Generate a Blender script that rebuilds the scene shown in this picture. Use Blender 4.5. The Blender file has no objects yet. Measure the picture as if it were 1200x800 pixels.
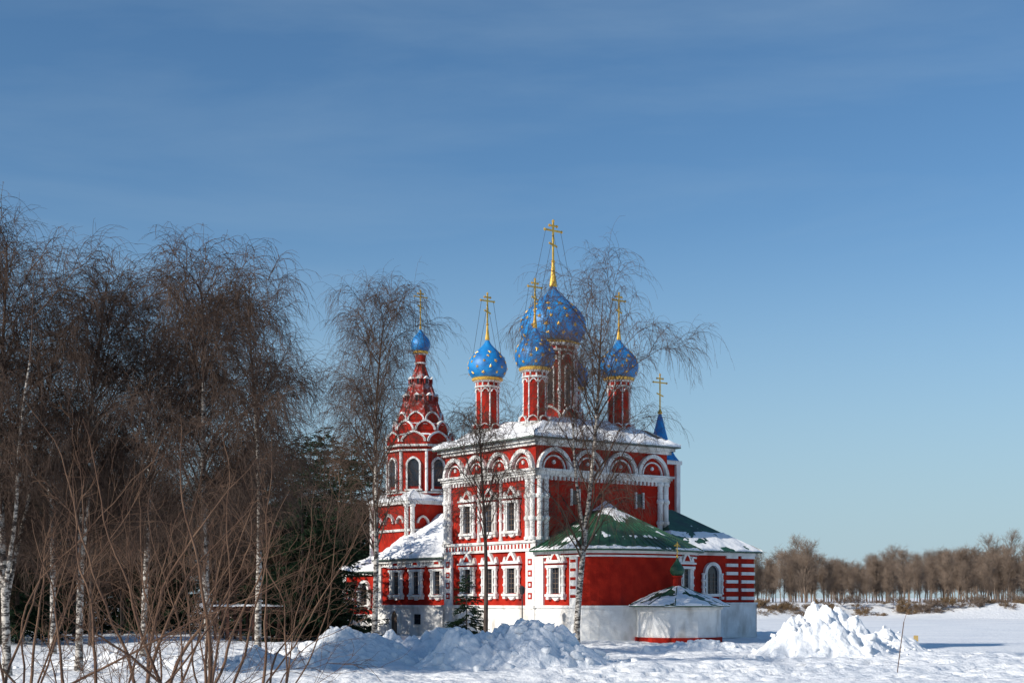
import bpy, bmesh, math, random
import numpy as np
from mathutils import Vector, noise, Matrix
random.seed(5)
R=np.random.RandomState(11)
scene=bpy.context.scene
COL=scene.collection
# ------------------------------------------------------------------ materials
def newmat(name):
    m=bpy.data.materials.new(name); m.use_nodes=True
    nt=m.node_tree; b=nt.nodes['Principled BSDF']
    return m,nt,b
def noisemat(name,c1,c2,scale=3.0,rough=0.8,bump=0.0,bscale=20,stretch=(1,1,1),lo=0.35,hi=0.65,metal=0.0,c3=None,c3scale=0.6,bdist=0.05,detail=6,spec=None,c3st=(1,1,1)):
    m,nt,b=newmat(name); N=nt.nodes; L=nt.links
    tc=N.new('ShaderNodeTexCoord'); mp=N.new('ShaderNodeMapping'); mp.inputs['Scale'].default_value=stretch
    L.new(tc.outputs['Object'],mp.inputs['Vector'])
    n=N.new('ShaderNodeTexNoise'); n.inputs['Scale'].default_value=scale; n.inputs['Detail'].default_value=detail
    L.new(mp.outputs[0],n.inputs['Vector'])
    cr=N.new('ShaderNodeValToRGB'); cr.color_ramp.elements[0].position=lo; cr.color_ramp.elements[1].position=hi
    cr.color_ramp.elements[0].color=(*c1,1); cr.color_ramp.elements[1].color=(*c2,1)
    L.new(n.outputs['Fac'],cr.inputs['Fac'])
    out=cr.outputs['Color']
    if c3:
        mp3=N.new('ShaderNodeMapping'); mp3.inputs['Scale'].default_value=c3st; L.new(tc.outputs['Object'],mp3.inputs['Vector'])
        n3=N.new('ShaderNodeTexNoise'); n3.inputs['Scale'].default_value=c3scale; n3.inputs['Detail'].default_value=8
        L.new(mp3.outputs[0],n3.inputs['Vector'])
        r3=N.new('ShaderNodeValToRGB'); r3.color_ramp.elements[0].position=0.52; r3.color_ramp.elements[1].position=0.70
        L.new(n3.outputs['Fac'],r3.inputs['Fac'])
        mx=N.new('ShaderNodeMixRGB'); mx.inputs[2].default_value=(*c3,1)
        L.new(r3.outputs['Color'],mx.inputs[0]); L.new(out,mx.inputs[1]); out=mx.outputs[0]
    L.new(out,b.inputs['Base Color'])
    b.inputs['Roughness'].default_value=rough; b.inputs['Metallic'].default_value=metal
    if spec is not None: b.inputs['Specular IOR Level'].default_value=spec
    if bump>0:
        n2=N.new('ShaderNodeTexNoise'); n2.inputs['Scale'].default_value=bscale; n2.inputs['Detail'].default_value=8
        L.new(mp.outputs[0],n2.inputs['Vector'])
        bp=N.new('ShaderNodeBump'); bp.inputs['Strength'].default_value=bump; bp.inputs['Distance'].default_value=bdist
        L.new(n2.outputs['Fac'],bp.inputs['Height']); L.new(bp.outputs[0],b.inputs['Normal'])
    return m
M={}
M['red']=noisemat('red_stucco',(0.30,0.014,0.008),(0.44,0.025,0.012),1.2,0.9,0.3,14,c3=(0.22,0.017,0.013),c3scale=0.8,c3st=(1,1,.35),spec=.12)
M['white']=noisemat('white_plaster',(0.68,0.67,0.65),(0.82,0.81,0.79),1.5,0.9,0.25,12,c3=(0.50,0.47,0.43),c3scale=1.0,c3st=(1,1,.4),spec=.2)
M['glass']=noisemat('window_glass',(0.012,0.014,0.02),(0.03,0.035,0.045),1.0,0.15)
M['bar']=noisemat('window_bars',(0.10,0.07,0.05),(0.16,0.11,0.08),4,0.7)
M['green']=noisemat('green_roof_metal',(0.010,0.055,0.028),(0.022,0.10,0.048),2.0,0.5,0.15,6,c3=(0.02,0.04,0.028))
M['grey']=noisemat('roof_metal',(0.05,0.09,0.07),(0.12,0.15,0.13),2.0,0.5,0.15,6)
M['blue']=noisemat('blue_dome_paint',(0.006,0.16,0.44),(0.012,0.26,0.62),1.3,0.5,0.35,3.0,c3=(0.012,0.11,0.33),c3scale=1.5)
M['gold']=noisemat('gilding',(0.66,0.36,0.05),(0.88,0.54,0.10),3,0.35,metal=0.4)
M['redroof']=noisemat('red_tent_roof',(0.20,0.018,0.013),(0.33,0.03,0.02),3,0.8,0.4,5,spec=.2,c3=(.45,.42,.42),c3scale=2.5)
M['snowroof']=noisemat('roof_snow',(0.84,0.85,0.86),(0.90,0.90,0.91),1.5,0.6,0.4,5,bdist=0.08)
M['wood']=noisemat('brown_wood',(0.05,0.018,0.012),(0.11,0.038,0.022),3,0.8,0.3,20)
M['wire']=noisemat('wire',(0.03,0.03,0.03),(0.05,0.05,0.05),3,0.6)
M['twig']=noisemat('birch_twigs',(0.060,0.040,0.032),(0.135,0.092,0.070),0.8,0.95,spec=.1)
M['twig2']=noisemat('brown_twigs',(0.085,0.048,0.034),(0.18,0.108,0.07),1.5,0.9,spec=.1)
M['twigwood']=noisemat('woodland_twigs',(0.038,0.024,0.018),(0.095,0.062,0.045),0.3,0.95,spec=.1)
M['twigfar']=noisemat('far_twigs',(0.17,0.125,0.095),(0.29,0.22,0.17),0.3,0.9,spec=.1)  # twig colour lightened so distance haze is painted into it
M['darkbark']=noisemat('dark_bark',(0.03,0.022,0.018),(0.09,0.06,0.045),6,0.9,0.6,20,stretch=(1,1,0.3))
M['needle']=noisemat('needles',(0.005,0.016,0.008),(0.022,0.048,0.020),1.2,0.85,spec=.15)
M['reed']=noisemat('dry_reed',(0.18,0.115,0.06),(0.30,0.20,0.11),2,0.9)
M['yellow']=noisemat('yellow_wall',(0.45,0.30,0.10),(0.55,0.38,0.14),2,0.8)
def birchbark():
    m,nt,b=newmat('birch_bark'); N=nt.nodes; L=nt.links
    tc=N.new('ShaderNodeTexCoord'); mp=N.new('ShaderNodeMapping'); mp.inputs['Scale'].default_value=(2.0,2.0,5.0)
    L.new(tc.outputs['Object'],mp.inputs['Vector'])
    n=N.new('ShaderNodeTexNoise'); n.inputs['Scale'].default_value=1.5; n.inputs['Detail'].default_value=7; n.inputs['Roughness'].default_value=0.7
    L.new(mp.outputs[0],n.inputs['Vector'])
    cr=N.new('ShaderNodeValToRGB'); e=cr.color_ramp.elements
    e[0].position=0.455; e[0].color=(0.035,0.028,0.025,1); e[1].position=0.55; e[1].color=(0.54,0.49,0.43,1)
    L.new(n.outputs['Fac'],cr.inputs['Fac'])
    L.new(cr.outputs[0],b.inputs['Base Color']); b.inputs['Roughness'].default_value=0.8
    return m
M['birch']=birchbark()
def snowmat():
    m,nt,b=newmat('snow'); N=nt.nodes; L=nt.links
    tc=N.new('ShaderNodeTexCoord')
    n=N.new('ShaderNodeTexNoise'); n.inputs['Scale'].default_value=0.12; n.inputs['Detail'].default_value=9; n.inputs['Roughness'].default_value=0.6
    L.new(tc.outputs['Object'],n.inputs['Vector'])
    cr=N.new('ShaderNodeValToRGB'); e=cr.color_ramp.elements
    e[0].position=0.35; e[0].color=(0.77,0.79,0.82,1); e[1].position=0.6; e[1].color=(0.88,0.885,0.89,1)
    L.new(n.outputs['Fac'],cr.inputs['Fac']); L.new(cr.outputs[0],b.inputs['Base Color'])
    b.inputs['Roughness'].default_value=0.55
    n2=N.new('ShaderNodeTexNoise'); n2.inputs['Scale'].default_value=1.6; n2.inputs['Detail'].default_value=7; n2.inputs['Roughness'].default_value=0.55
    L.new(tc.outputs['Object'],n2.inputs['Vector'])
    bp=N.new('ShaderNodeBump'); bp.inputs['Strength'].default_value=0.8; bp.inputs['Distance'].default_value=0.3
    L.new(n2.outputs['Fac'],bp.inputs['Height']); L.new(bp.outputs[0],b.inputs['Normal'])
    return m
M['snow']=snowmat()
# ------------------------------------------------------------------ mesh helpers
class MB:
    def __init__(s): s.v=[]; s.f=[]
    def add(s,vs,fs):
        o=len(s.v); s.v.extend([tuple(p) for p in vs]); s.f.extend([tuple(i+o for i in f) for f in fs])
    def box(s,x0,x1,y0,y1,z0,z1):
        s.add([(x0,y0,z0),(x1,y0,z0),(x1,y1,z0),(x0,y1,z0),(x0,y0,z1),(x1,y0,z1),(x1,y1,z1),(x0,y1,z1)],
              [(0,3,2,1),(4,5,6,7),(0,1,5,4),(1,2,6,5),(2,3,7,6),(3,0,4,7)])
    def prismz(s,pts,z0,z1,top=None):
        n=len(pts); tp=top or pts
        s.add([(x,y,z0) for x,y in pts]+[(x,y,z1) for x,y in tp],
              [tuple(range(n))[::-1],tuple(range(n,2*n))]+[(i,(i+1)%n,n+(i+1)%n,n+i) for i in range(n)])
    def lathe(s,cx,cy,prof,n=24,rot=0.0):
        vs=[];fs=[]
        for r,z in prof:
            for k in range(n):
                a=2*math.pi*k/n+rot; vs.append((cx+r*math.cos(a),cy+r*math.sin(a),z))
        for j in range(len(prof)-1):
            for k in range(n):
                fs.append((j*n+k,j*n+(k+1)%n,(j+1)*n+(k+1)%n,(j+1)*n+k))
        fs.append(tuple(range(n))[::-1]); fs.append(tuple(range((len(prof)-1)*n,len(prof)*n)))
        s.add(vs,fs)
    def rod(s,a,b,r,n=6):
        a=Vector(a);b=Vector(b);d=(b-a).normalized(); u=d.orthogonal().normalized(); w=d.cross(u)
        vs=[p+(u*math.cos(2*math.pi*k/n)+w*math.sin(2*math.pi*k/n))*r for p in (a,b) for k in range(n)]
        s.add(vs,[(k,(k+1)%n,n+(k+1)%n,n+k) for k in range(n)]+[tuple(range(n))[::-1],tuple(range(n,2*n))])
    def fpoly(s,F,pts,d0,d1):
        n=len(pts)
        s.add([F(a,z,d0) for a,z in pts]+[F(a,z,d1) for a,z in pts],
              [tuple(range(n))[::-1],tuple(range(n,2*n))]+[(i,(i+1)%n,n+(i+1)%n,n+i) for i in range(n)])
    def fbox(s,F,a0,a1,z0,z1,d0,d1): s.fpoly(F,[(a0,z0),(a1,z0),(a1,z1),(a0,z1)],d0,d1)
    def farch(s,F,c,z,ri,ro,d0,d1,n=12,keel=0.0,sy=1.0):
        vs=[];fs=[]
        for k in range(n+1):
            a=math.pi*k/n; kk=1+keel*max(0,1-abs(k-n/2)/(n*0.22))
            for r,d in ((ri,d0),(ri,d1),(ro,d1),(ro,d0)):
                vs.append(F(c+r*math.cos(a),z+r*math.sin(a)*kk*sy,d))
        for k in range(n):
            for j in range(4): fs.append((4*k+j,4*k+(j+1)%4,4*k+4+(j+1)%4,4*k+4+j))
        fs.append((0,1,2,3)); fs.append((4*n,4*n+1,4*n+2,4*n+3))
        s.add(vs,fs)
    def fcol(s,F,a,z0,z1,d,r,n=8,bul=()):
        p=F(a,0,d); pr=[(r*1.35,z0),(r*1.35,z0+r),(r,z0+r*1.2)]
        for zb in bul: pr+=[(r,zb-r),(r*1.45,zb-r*0.4),(r*1.45,zb+r*0.4),(r,zb+r)]
        pr+=[(r,z1-r*1.2),(r*1.4,z1-r),(r*1.4,z1)]
        s.lathe(p[0],p[1],pr,n)
    def obj(s,name,mat,parent=None,smooth=False):
        me=bpy.data.meshes.new(name); me.from_pydata(s.v,[],s.f); 
        bm=bmesh.new(); bm.from_mesh(me); bmesh.ops.recalc_face_normals(bm,faces=bm.faces); bm.to_mesh(me); bm.free()
        me.materials.append(M[mat] if isinstance(mat,str) else mat)
        if smooth:
            me.polygons.foreach_set('use_smooth',[True]*len(me.polygons))
        o=bpy.data.objects.new(name,me); COL.objects.link(o)
        if parent: o.parent=parent
        return o
def frame(ox,oy,tx,ty,nx,ny): return lambda a,z,d:(ox+tx*a+nx*d, oy+ty*a+ny*d, z)
def empty(name,loc=(0,0,0),rz=0):
    e=bpy.data.objects.new(name,None); e.location=loc; e.rotation_euler=(0,0,rz); COL.objects.link(e); return e
# ------------------------------------------------------------------ CHURCH
TH=math.atan2(0.59,0.807)
church=empty('orthodox_church',(1.68,100,0),TH)
parts={k:MB() for k in ['walls','white_trim','window_glass','window_bars','green_roof','grey_roof','roof_snow','domes','gilding','tent_roof','wires','red_accents']}
W,T,G,BR,GR,GY,SN,DM,GD,TR,WI,RA=[parts[k] for k in ['walls','white_trim','window_glass','window_bars','green_roof','grey_roof','roof_snow','domes','gilding','tent_roof','wires','red_accents']]
def ogee(c,z,hw,h,n=7):
    pts=[]
    for k in range(n+1):
        t=k/n; a=t*math.pi/2*1.0
        x=hw*(1-t)**0.55 if t<0.99 else 0
        zz=h*(0.62*math.sin(a)+0.38*t**4)
        pts.append((x,zz))
    right=[(c+x,z+q) for x,q in pts]; left=[(c-x,z+q) for x,q in pts[:-1]][::-1]
    return right+left
def window(F,c,z0,w,h,fancy=True,arched=False):
    G.fbox(F,c-w/2,c+w/2,z0,z0+h,0.0,0.03)
    for q in (-0.17,0.17): BR.fbox(F,c+q*w*1.0-0.02,c+q*w+0.02,z0,z0+h,0.031,0.06)
    for q in (0.2,0.4,0.6,0.8): BR.fbox(F,c-w/2,c+w/2,z0+h*q-0.02,z0+h*q+0.02,0.032,0.056)
    for sg in (-1,1):
        a,b=sorted((c+sg*w/2,c+sg*(w/2+0.13))); T.fbox(F,a,b,z0,z0+h,0,0.24)
        if fancy:
            T.fcol(F,c+sg*(w/2+0.34),z0-0.05,z0+h+0.02,0.14,0.12,8,(z0+h*0.33,z0+h*0.66))
            T.fbox(F,*sorted((c+sg*(w/2+0.2),c+sg*(w/2+0.5))),z0-0.42,z0-0.22,0,0.26)
    if arched:
        n=10; T.farch(F,c,z0+h,w/2-0.0,w/2+0.25,0,0.25,12); 
        G.fpoly(F,[(c+w/2*math.cos(math.pi*k/n),z0+h+w/2*math.sin(math.pi*k/n)) for k in range(n+1)],0,0.031)
        T.fbox(F,c-w/2-0.25,c+w/2+0.25,z0-0.2,z0,0,0.3); 
        return
    ww=w/2+(0.56 if fancy else 0.2)
    T.fbox(F,c-ww,c+ww,z0-0.22,z0-0.05,0,0.33)
    T.fbox(F,c-ww,c+ww,z0+h+0.02,z0+h+0.2,0,0.30)
    if fancy:
        RA.fbox(F,c-ww+0.1,c+ww-0.1,z0+h+0.2,z0+h+0.34,0,0.16)
        T.fbox(F,c-ww-0.05,c+ww+0.05,z0+h+0.34,z0+h+0.46,0,0.36)
        zt=z0+h+0.46
        T.fpoly(F,ogee(c,zt,ww*0.62,0.78),0,0.24)
        RA.fpoly(F,ogee(c,zt+0.1,ww*0.34,0.4),0.24,0.27)
        for sg in (-1,1):
            T.fpoly(F,ogee(c+sg*ww*0.82,zt,0.2,0.42),0,0.2)
        T.fpoly(F,[(c-ww*0.5,z0-0.22),(c+ww*0.5,z0-0.22),(c+0.1,z0-0.5),(c-0.1,z0-0.5)],0,0.2)
def cubeface(F,L,wins,low=True,na=4):
    T.fbox(F,-0.14,L+0.14,0,2.25,0,0.14); T.fbox(F,-0.24,L+0.24,2.25,2.45,0,0.24)
    for a in (0.25,0.8,L-0.8,L-0.25):
        T.fcol(F,a,7.1,11.6,0.12,0.2,10,(8.6,10.2)); 
    for a0 in (0.0,L-1.05):
        T.fbox(F,a0,a0+1.05,2.45,6.4,0,0.13)
        for zz in (2.9,3.7,4.5,5.3): RA.fbox(F,a0+.28,a0+.77,zz,zz+.45,.13,.15); T.fbox(F,a0+.42,a0+.63,zz+.12,zz+.33,.15,.17)
    for z0,z1,d in ((6.3,6.42,0.2),(6.42,6.9,0.1),(6.9,7.08,0.22)): T.fbox(F,-d,L+d,z0,z1,0,d)
    k=0.3
    while k<L-0.3: RA.fbox(F,k,k+0.16,6.5,6.82,0.1,0.13); k+=0.42
    k=0.1
    while k<L-0.1: T.fbox(F,k,k+0.17,11.35,11.62,0,0.16); k+=0.38
    for z0,z1,d in ((11.62,11.8,0.2),(11.8,11.95,0.3),(11.95,12.12,0.42)): T.fbox(F,-d,L+d,z0,z1,0,d)
    RA.fbox(F,0,L,10.95,11.1,0,0.08)
    p=L/na
    for i in range(na):
        c=p*(i+0.5); r=p/2-0.04
        T.farch(F,c,12.12,r-0.26,r,0,0.30,16,0.04); T.farch(F,c,12.12,r-0.60,r-0.50,0,0.14,14)
        T.fpoly(F,[(c+0.14*math.cos(q),12.62+0.14*math.sin(q)) for q in [math.pi*j/4 for j in range(8)]],0,0.12)
    T.fbox(F,-0.45,L+0.45,13.98,14.2,0,0.45)
    T.fbox(F,-0.25,L+0.25,13.75,13.98,0,0.25)
    for c in wins:
        window(F,c,7.85,0.9,1.95); 
        if low: window(F,c,3.35,0.95,1.75)
LS,LE=11.5,12.4
W.box(0,LE,0,LS,0,14.2)
FS=frame(0,LS,0,-1,-1,0); FE=frame(0,0,1,0,0,-1); FN=frame(LE,0,0,1,1,0); FW=frame(LE,LS,-1,0,0,1)
cubeface(FS,LS,[3.2,6.0,8.8]); cubeface(FN,LS,[3.2,6.0,8.8],False); cubeface(FE,LE,[],False); cubeface(FW,LE,[],False)
for a in (4.62,7.4): T.fcol(FS,a,7.1,11.6,.08,.13,8,(8.6,10.2))
for c in (3.5,9.6):
    G.fbox(FE,c-.3,c+.3,9.7,10.7,0,.03); T.fbox(FE,c-.42,c-.3,9.6,10.8,0,.15); T.fbox(FE,c+.3,c+.42,9.6,10.8,0,.15)
def patch(p00,p10,p11,p01,nu=40,nv=24,bias=lambda a,b:1.0,th=0.14,ns=0.7,seed=0,B=None):
    B=B or SN; p00,p10,p11,p01=map(Vector,(p00,p10,p11,p01)); vs=[];fs=[]
    for j in range(nv+1):
        b=j/nv
        for i in range(nu+1):
            a=i/nu
            p=(p00*(1-a)+p10*a)*(1-b)+(p01*(1-a)+p11*a)*b
            q=p*ns+Vector((seed*7.3,seed*3.1,0))
            n=noise.noise(q)*0.9+0.5*noise.noise(q*2.7)+0.3*noise.noise(q*6)
            h=max(-0.06,min(th*1.5,(n+bias(a,b))*th))
            vs.append((p.x,p.y,p.z+h))
    for j in range(nv):
        for i in range(nu):
            k=j*(nu+1)+i; fs.append((k,k+1,k+nu+2,k+nu+1))
    o=len(vs)
    for i in range(nu+1):
        x,y,z=vs[i]; vs.append((x,y,min(z,p00.z*(1-i/nu)+p10.z*i/nu)-0.03))
    for i in range(nu): fs.append((i,i+1,o+i+1,o+i))
    B.add(vs,fs)
def hip(B,e,zt,t,z1,bias,seed,th=0.16,lip=0.12,nu=60,nv=30):
    ec=[(e[0],e[2]),(e[1],e[2]),(e[1],e[3]),(e[0],e[3])]; tc=[(t[0],t[2]),(t[1],t[2]),(t[1],t[3]),(t[0],t[3])]
    B.prismz(ec,zt-lip,zt); B.prismz(ec,zt,z1,tc)
    for k in range(4):
        a,b=ec[k],ec[(k+1)%4]; c,d=tc[(k+1)%4],tc[k]
        patch((*a,zt),(*b,zt),(*c,z1),(*d,z1),nu,nv,bias,th,seed=seed+k)
hip(GY,(-0.75,LE+0.75,-0.75,LS+0.75),14.34,(3.6,8.8,3.2,8.4),16.3,lambda a,b:0.72-0.5*max(0,0.08-b)*6-.5*max(0,b-.8)*5,1,0.27)
ON=[(0.70,0),(0.78,.03),(0.88,.08),(0.96,.16),(1.0,.27),(0.985,.37),(.92,.47),(.80,.57),(.64,.66),(.47,.74),(.32,.81),(.21,.87),(.13,.93),(.08,1.0)]
def cross(x,y,z0,h,th=0.06):
    GD.box(x-th,x+th,y-th*.6,y+th*.6,z0,z0+h)
    for zc,hw in ((0.78,0.27),(0.90,0.12)):
        GD.box(x-h*hw,x+h*hw,y-th*.55,y+th*.55,z0+h*zc-th,z0+h*zc+th)
        for sg in (-1,1): GD.lathe(x+sg*h*hw,y,[(0.01,z0+h*zc-th*1.9),(th*1.7,z0+h*zc),(0.01,z0+h*zc+th*1.9)],8)
    a=h*0.13; zc=z0+h*0.42
    GD.fpoly(frame(x,y,1,0,0,-1),[(-a,zc+0.1-th),(a,zc-0.1-th),(a,zc-0.1+th),(-a,zc+0.1+th)],-th*.5,th*.5)
    GD.lathe(x,y,[(0.01,z0+h-th),(th*1.9,z0+h+th),(0.01,z0+h+th*3)],8)
def onion(x,y,z0,Rm,H,crh,conh,nstar,star,seed=0):
    prof=[(Rm*r,z0+H*z) for r,z in ON]
    pts=[]
    for i in range(len(prof)-1):
        for t in (0,0.5): pts.append((prof[i][0]*(1-t)+prof[i+1][0]*t,prof[i][1]*(1-t)+prof[i+1][1]*t))
    pts.append(prof[-1])
    sm=pts[:]
    for _ in range(2):
        sm=[sm[0]]+[((sm[i-1][0]+2*sm[i][0]+sm[i+1][0])/4,(sm[i-1][1]+2*sm[i][1]+sm[i+1][1])/4) for i in range(1,len(sm)-1)]+[sm[-1]]
    DM.lathe(x,y,sm,40)
    GD.lathe(x,y,[(Rm*.70,z0-0.2),(Rm*.78,z0-0.14),(Rm*.80,z0),(Rm*.70,z0+0.1)],32)
    GD.lathe(x,y,[(Rm*.085,z0+H-0.1),(Rm*.12,z0+H+0.02),(Rm*.07,z0+H+conh*.5),(Rm*.04,z0+H+conh)],12)
    zb=z0+H+conh; s=0.05+Rm*0.035
    GD.lathe(x,y,[(0.02,zb-s),(s*.9,zb-s*.5),(s*1.1,zb),(s*.9,zb+s*.5),(0.02,zb+s)],12)
    cross(x,y,zb,crh,0.035+Rm*0.013)
    rows=[(0.12,),(0.26,),(0.40,),(0.53,),(0.64,)]
    for ri,(t,) in enumerate(rows):
        if nstar==0: break
        zz=z0+H*t
        for i in range(len(sm)-1):
            if sm[i][1]<=zz<=sm[i+1][1]: break
        u=(zz-sm[i][1])/(sm[i+1][1]-sm[i][1]); r=sm[i][0]*(1-u)+sm[i+1][0]*u
        dr=sm[i+1][0]-sm[i][0]; dz=sm[i+1][1]-sm[i][1]
        n=max(5,int(nstar*r/Rm))
        for k in range(n):
            a=2*math.pi*(k+0.5*(ri%2)+random.uniform(-.12,.12))/n+seed
            nrm=Vector((dz*math.cos(a),dz*math.sin(a),-dr)).normalized()
            tan=Vector((-math.sin(a),math.cos(a),0)); up=nrm.cross(tan)
            c=Vector((x+r*math.cos(a),y+r*math.sin(a),zz))
            rot=random.uniform(0,6.28); ss=star*random.uniform(0.85,1.15)
            ring=[c+nrm*0.02+(tan*math.cos(rot+math.pi*j/5)+up*math.sin(rot+math.pi*j/5))*(ss if j%2==0 else ss*0.42) for j in range(10)]
            vs=[c+nrm*0.07]+ring; GD.add(vs,[(0,1+j,1+(j+1)%10) for j in range(10)])
    for sx,sy in ((1,0),(-1,0),(0,1),(0,-1)):
        WI.rod((x+sx*crh*.24,y,zb+crh*0.78) if sx else (x,y,zb+crh*.7),(x+(sx*0.95)*Rm,y+sy*Rm*.95,z0+H*0.38),0.014,4)
def drum(x,y,z0,z1,r,win=True):
    W.lathe(x,y,[(r,z0),(r,z1)],24)
    T.lathe(x,y,[(r+.12,z0),(r+.12,z0+.2),(r+.02,z0+.25)],24)
    h=z1-z0
    T.lathe(x,y,[(r+.02,z1-.62),(r+.12,z1-.57),(r+.12,z1-.49),(r+.02,z1-.45)],24)
    T.lathe(x,y,[(r+.02,z1-.2),(r+.2,z1-.1),(r+.2,z1+.02),(r*.9,z1+.04)],24)
    n=12
    for k in range(n):
        a=2*math.pi*k/n; ca,sa=math.cos(a),math.sin(a)
        T.rod((x+r*ca,y+r*sa,z1-.5),(x+r*ca,y+r*sa,z1-.12),0.06)
    n=8
    for k in range(n):
        a=2*math.pi*(k+.5)/n; ca,sa=math.cos(a),math.sin(a)
        T.lathe(x+r*ca,y+r*sa,[(r*.06,z0+h*.12),(r*.06,z0+h*.36),(r*.1,z0+h*.38),(r*.1,z0+h*.42),(r*.06,z0+h*.44),(r*.06,z1-.6)],8)
        a+=math.pi/n; ca,sa=math.cos(a),math.sin(a)
        F=frame(x+ca*r*.985,y+sa*r*.985,-sa,ca,ca,sa)
        T.farch(F,0,z1-.62-r*.36,r*.23,r*.30,-.05,.08,10,0.08)
        if win:
            G.fbox(F,-r*.12,r*.12,z0+h*.25,z0+h*.68,-.05,.05)
            for sg in (-1,1): T.fbox(F,*sorted((sg*r*.12,sg*r*.17)),z0+h*.22,z0+h*.7,-.05,.1)
            T.farch(F,0,z0+h*.68,r*.1,r*.18,-.05,.11,8,.2)
def kokring(x,y,z,ap,n,h,rot=0):
    w=2*ap*math.tan(math.pi/n)
    pts=[(x+ap/math.cos(math.pi/n)*math.cos(2*math.pi*(k+.5)/n+rot),y+ap/math.cos(math.pi/n)*math.sin(2*math.pi*(k+.5)/n+rot)) for k in range(n)]
    W.prismz(pts,z-0.4,z+h*.55)
    for k in range(n):
        a=2*math.pi*k/n+rot; ca,sa=math.cos(a),math.sin(a)
        F=frame(x+ca*ap,y+sa*ap,-sa,ca,ca,sa); r=w/2
        RA.fpoly(F,[(r*.85*math.cos(math.pi*j/10),z+r*.85*math.sin(math.pi*j/10)) for j in range(11)],-.12,.04)
        T.farch(F,0,z,r*.80,r*.98,-.14,.12,12,0.14,sy=h/r*0.85)
CX,CY=6.0,5.75
drum(CX,CY,16.0,22.1,1.78); onion(CX,CY,22.25,2.55,4.4,3.0,1.9,15,0.21)
kokring(CX,CY,16.4,2.15,8,1.0); T.lathe(CX,CY,[(2.5,15.9),(2.5,16.3),(2.2,16.4)],8,math.pi/8)
for dx,dy in ((-4,-3),(-4,3),(4,-3),(4,3)):
    x,y=CX+dx,CY+dy
    drum(x,y,15.0,19.5,0.86,False); onion(x,y,19.62,1.5,3.0,2.3,1.15,10,0.165,seed=dx+dy)
    T.prismz([(x+1.15*math.cos(a),y+1.15*math.sin(a)) for a in [math.pi/4*(j+.5) for j in range(8)]],14.6,15.75)
    kokring(x,y,15.75,1.05,8,0.45)
def inset(P,d):
    cx,cy=5.2,-2; out=[]
    for x,y in P:
        v=Vector((x-cx,y-cy)); l=v.length; v=v*(1+d/l); out.append((cx+v.x,cy+v.y))
    out[0]=(out[0][0],0.0); out[-1]=(out[-1][0],0.0)
    return out
def smoothP():
    P=[(0,0),(0,-4.7)]
    for k in range(1,16):
        a=math.pi+ (math.pi)*k/16
        P.append((5.25+5.25*math.cos(a)*1.0, -4.7+2.1*math.sin(a)))
    P+=[(10.5,-4.7),(10.5,0)]
    return P
AP=smoothP()
W.prismz(AP,0,6.2)
T.prismz(inset(AP,.15),0,2.3); T.prismz(inset(AP,.25),2.3,2.48)
T.prismz(inset(AP,.12),5.78,5.9); T.prismz(inset(AP,.28),6.02,6.2)
FA=frame(0,0,0,-1,-1,0)
T.fbox(FA,0.05,1.0,2.48,5.78,0,.14); T.fbox(FA,3.95,4.72,2.48,5.78,0,.14)
for zz in (3.0,3.6,4.2,4.8,5.4): RA.fbox(FA,4.05,4.65,zz,zz+.2,.14,.16)
window(FA,2.45,3.3,0.95,1.75)
kk=11
a=math.pi+math.pi*kk/16
px_,py_=5.25+5.25*math.cos(a),-4.7+2.1*math.sin(a)
nx,ny=math.cos(a)/5.25,math.sin(a)/2.1; l=math.hypot(nx,ny); nx/=l;ny/=l
window(frame(px_,py_,-ny,nx,nx,ny),0,3.3,0.85,1.7)
pk=(6.3,0.0,9.9)
EP=inset(AP,.65)
GR.prismz(EP,6.2,6.32)
for k in range(len(EP)-1):
    a,b=EP[k],EP[k+1]
    GR.add([(*a,6.32),(*b,6.32),pk],[(0,1,2)])
    L_=math.hypot(b[0]-a[0],b[1]-a[1]); nr=max(1,int(L_/0.55))
    for j in range(nr):
        t=j/nr; q=(a[0]*(1-t)+b[0]*t,a[1]*(1-t)+b[1]*t,6.345); e=Vector(q)*(0.06)+Vector(pk)*0.94
        GR.rod(q,e,0.035,4)
def fanpatch(pts,bias,seed,th=.13):
    for k in range(len(pts)-1):
        patch((*pts[k],6.33),(*pts[k+1],6.33),pk,pk,12 if len(pts)>2 else 40,40,bias,th,seed=seed)
fanpatch(EP[:2],lambda a,b: -0.25+ (1.1 if b>0.80 else 0)+(0.9*max(0,(a-0.0)) if b<0.25 else 0)-.3, 3)
fanpatch(EP[1:-2],lambda a,b: -0.5+(1.6*max(0,b-0.62)*3)+ (0.9 if b<0.05 else 0), 3)
fanpatch(EP[-3:],lambda a,b: 0.1, 4)
# ---- wing
W.box(10.5,18.6,-3,8,0,6.4)
FX=frame(10.5,-3,1,0,0,-1); FX2=frame(18.6,-3,0,1,1,0)
T.fbox(FX,0,8.25,0,2.5,0,.15); T.fbox(FX,0,8.3,2.5,2.65,0,.22); T.fbox(FX,0,8.3,6.15,6.4,0,.2)
T.fbox(FX2,-.15,11,0,2.5,0,.15); T.fbox(FX2,-.2,11,6.15,6.4,0,.2)
window(FX,3.6,3.3,1.2,1.5,arched=True)
for z in np.arange(2.85,6.0,0.62):
    T.fbox(FX,5.1,6.3,z,z+.24,0,.12); T.fbox(FX,6.7,8.1,z,z+.24,0,.12); T.fbox(FX2,.1,1.6,z,z+.24,0,.12)
hip(GR,(10.2,19.0,-3.5,8.4),6.5,(13.5,14.6,1.8,4.0),9.8,lambda a,b:0.28-0.9*(b>0.45),21,.14)
x,y=16.4,5.2
W.box(x-.9,x+.9,y-.9,y+.9,6.5,13.6)
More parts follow.
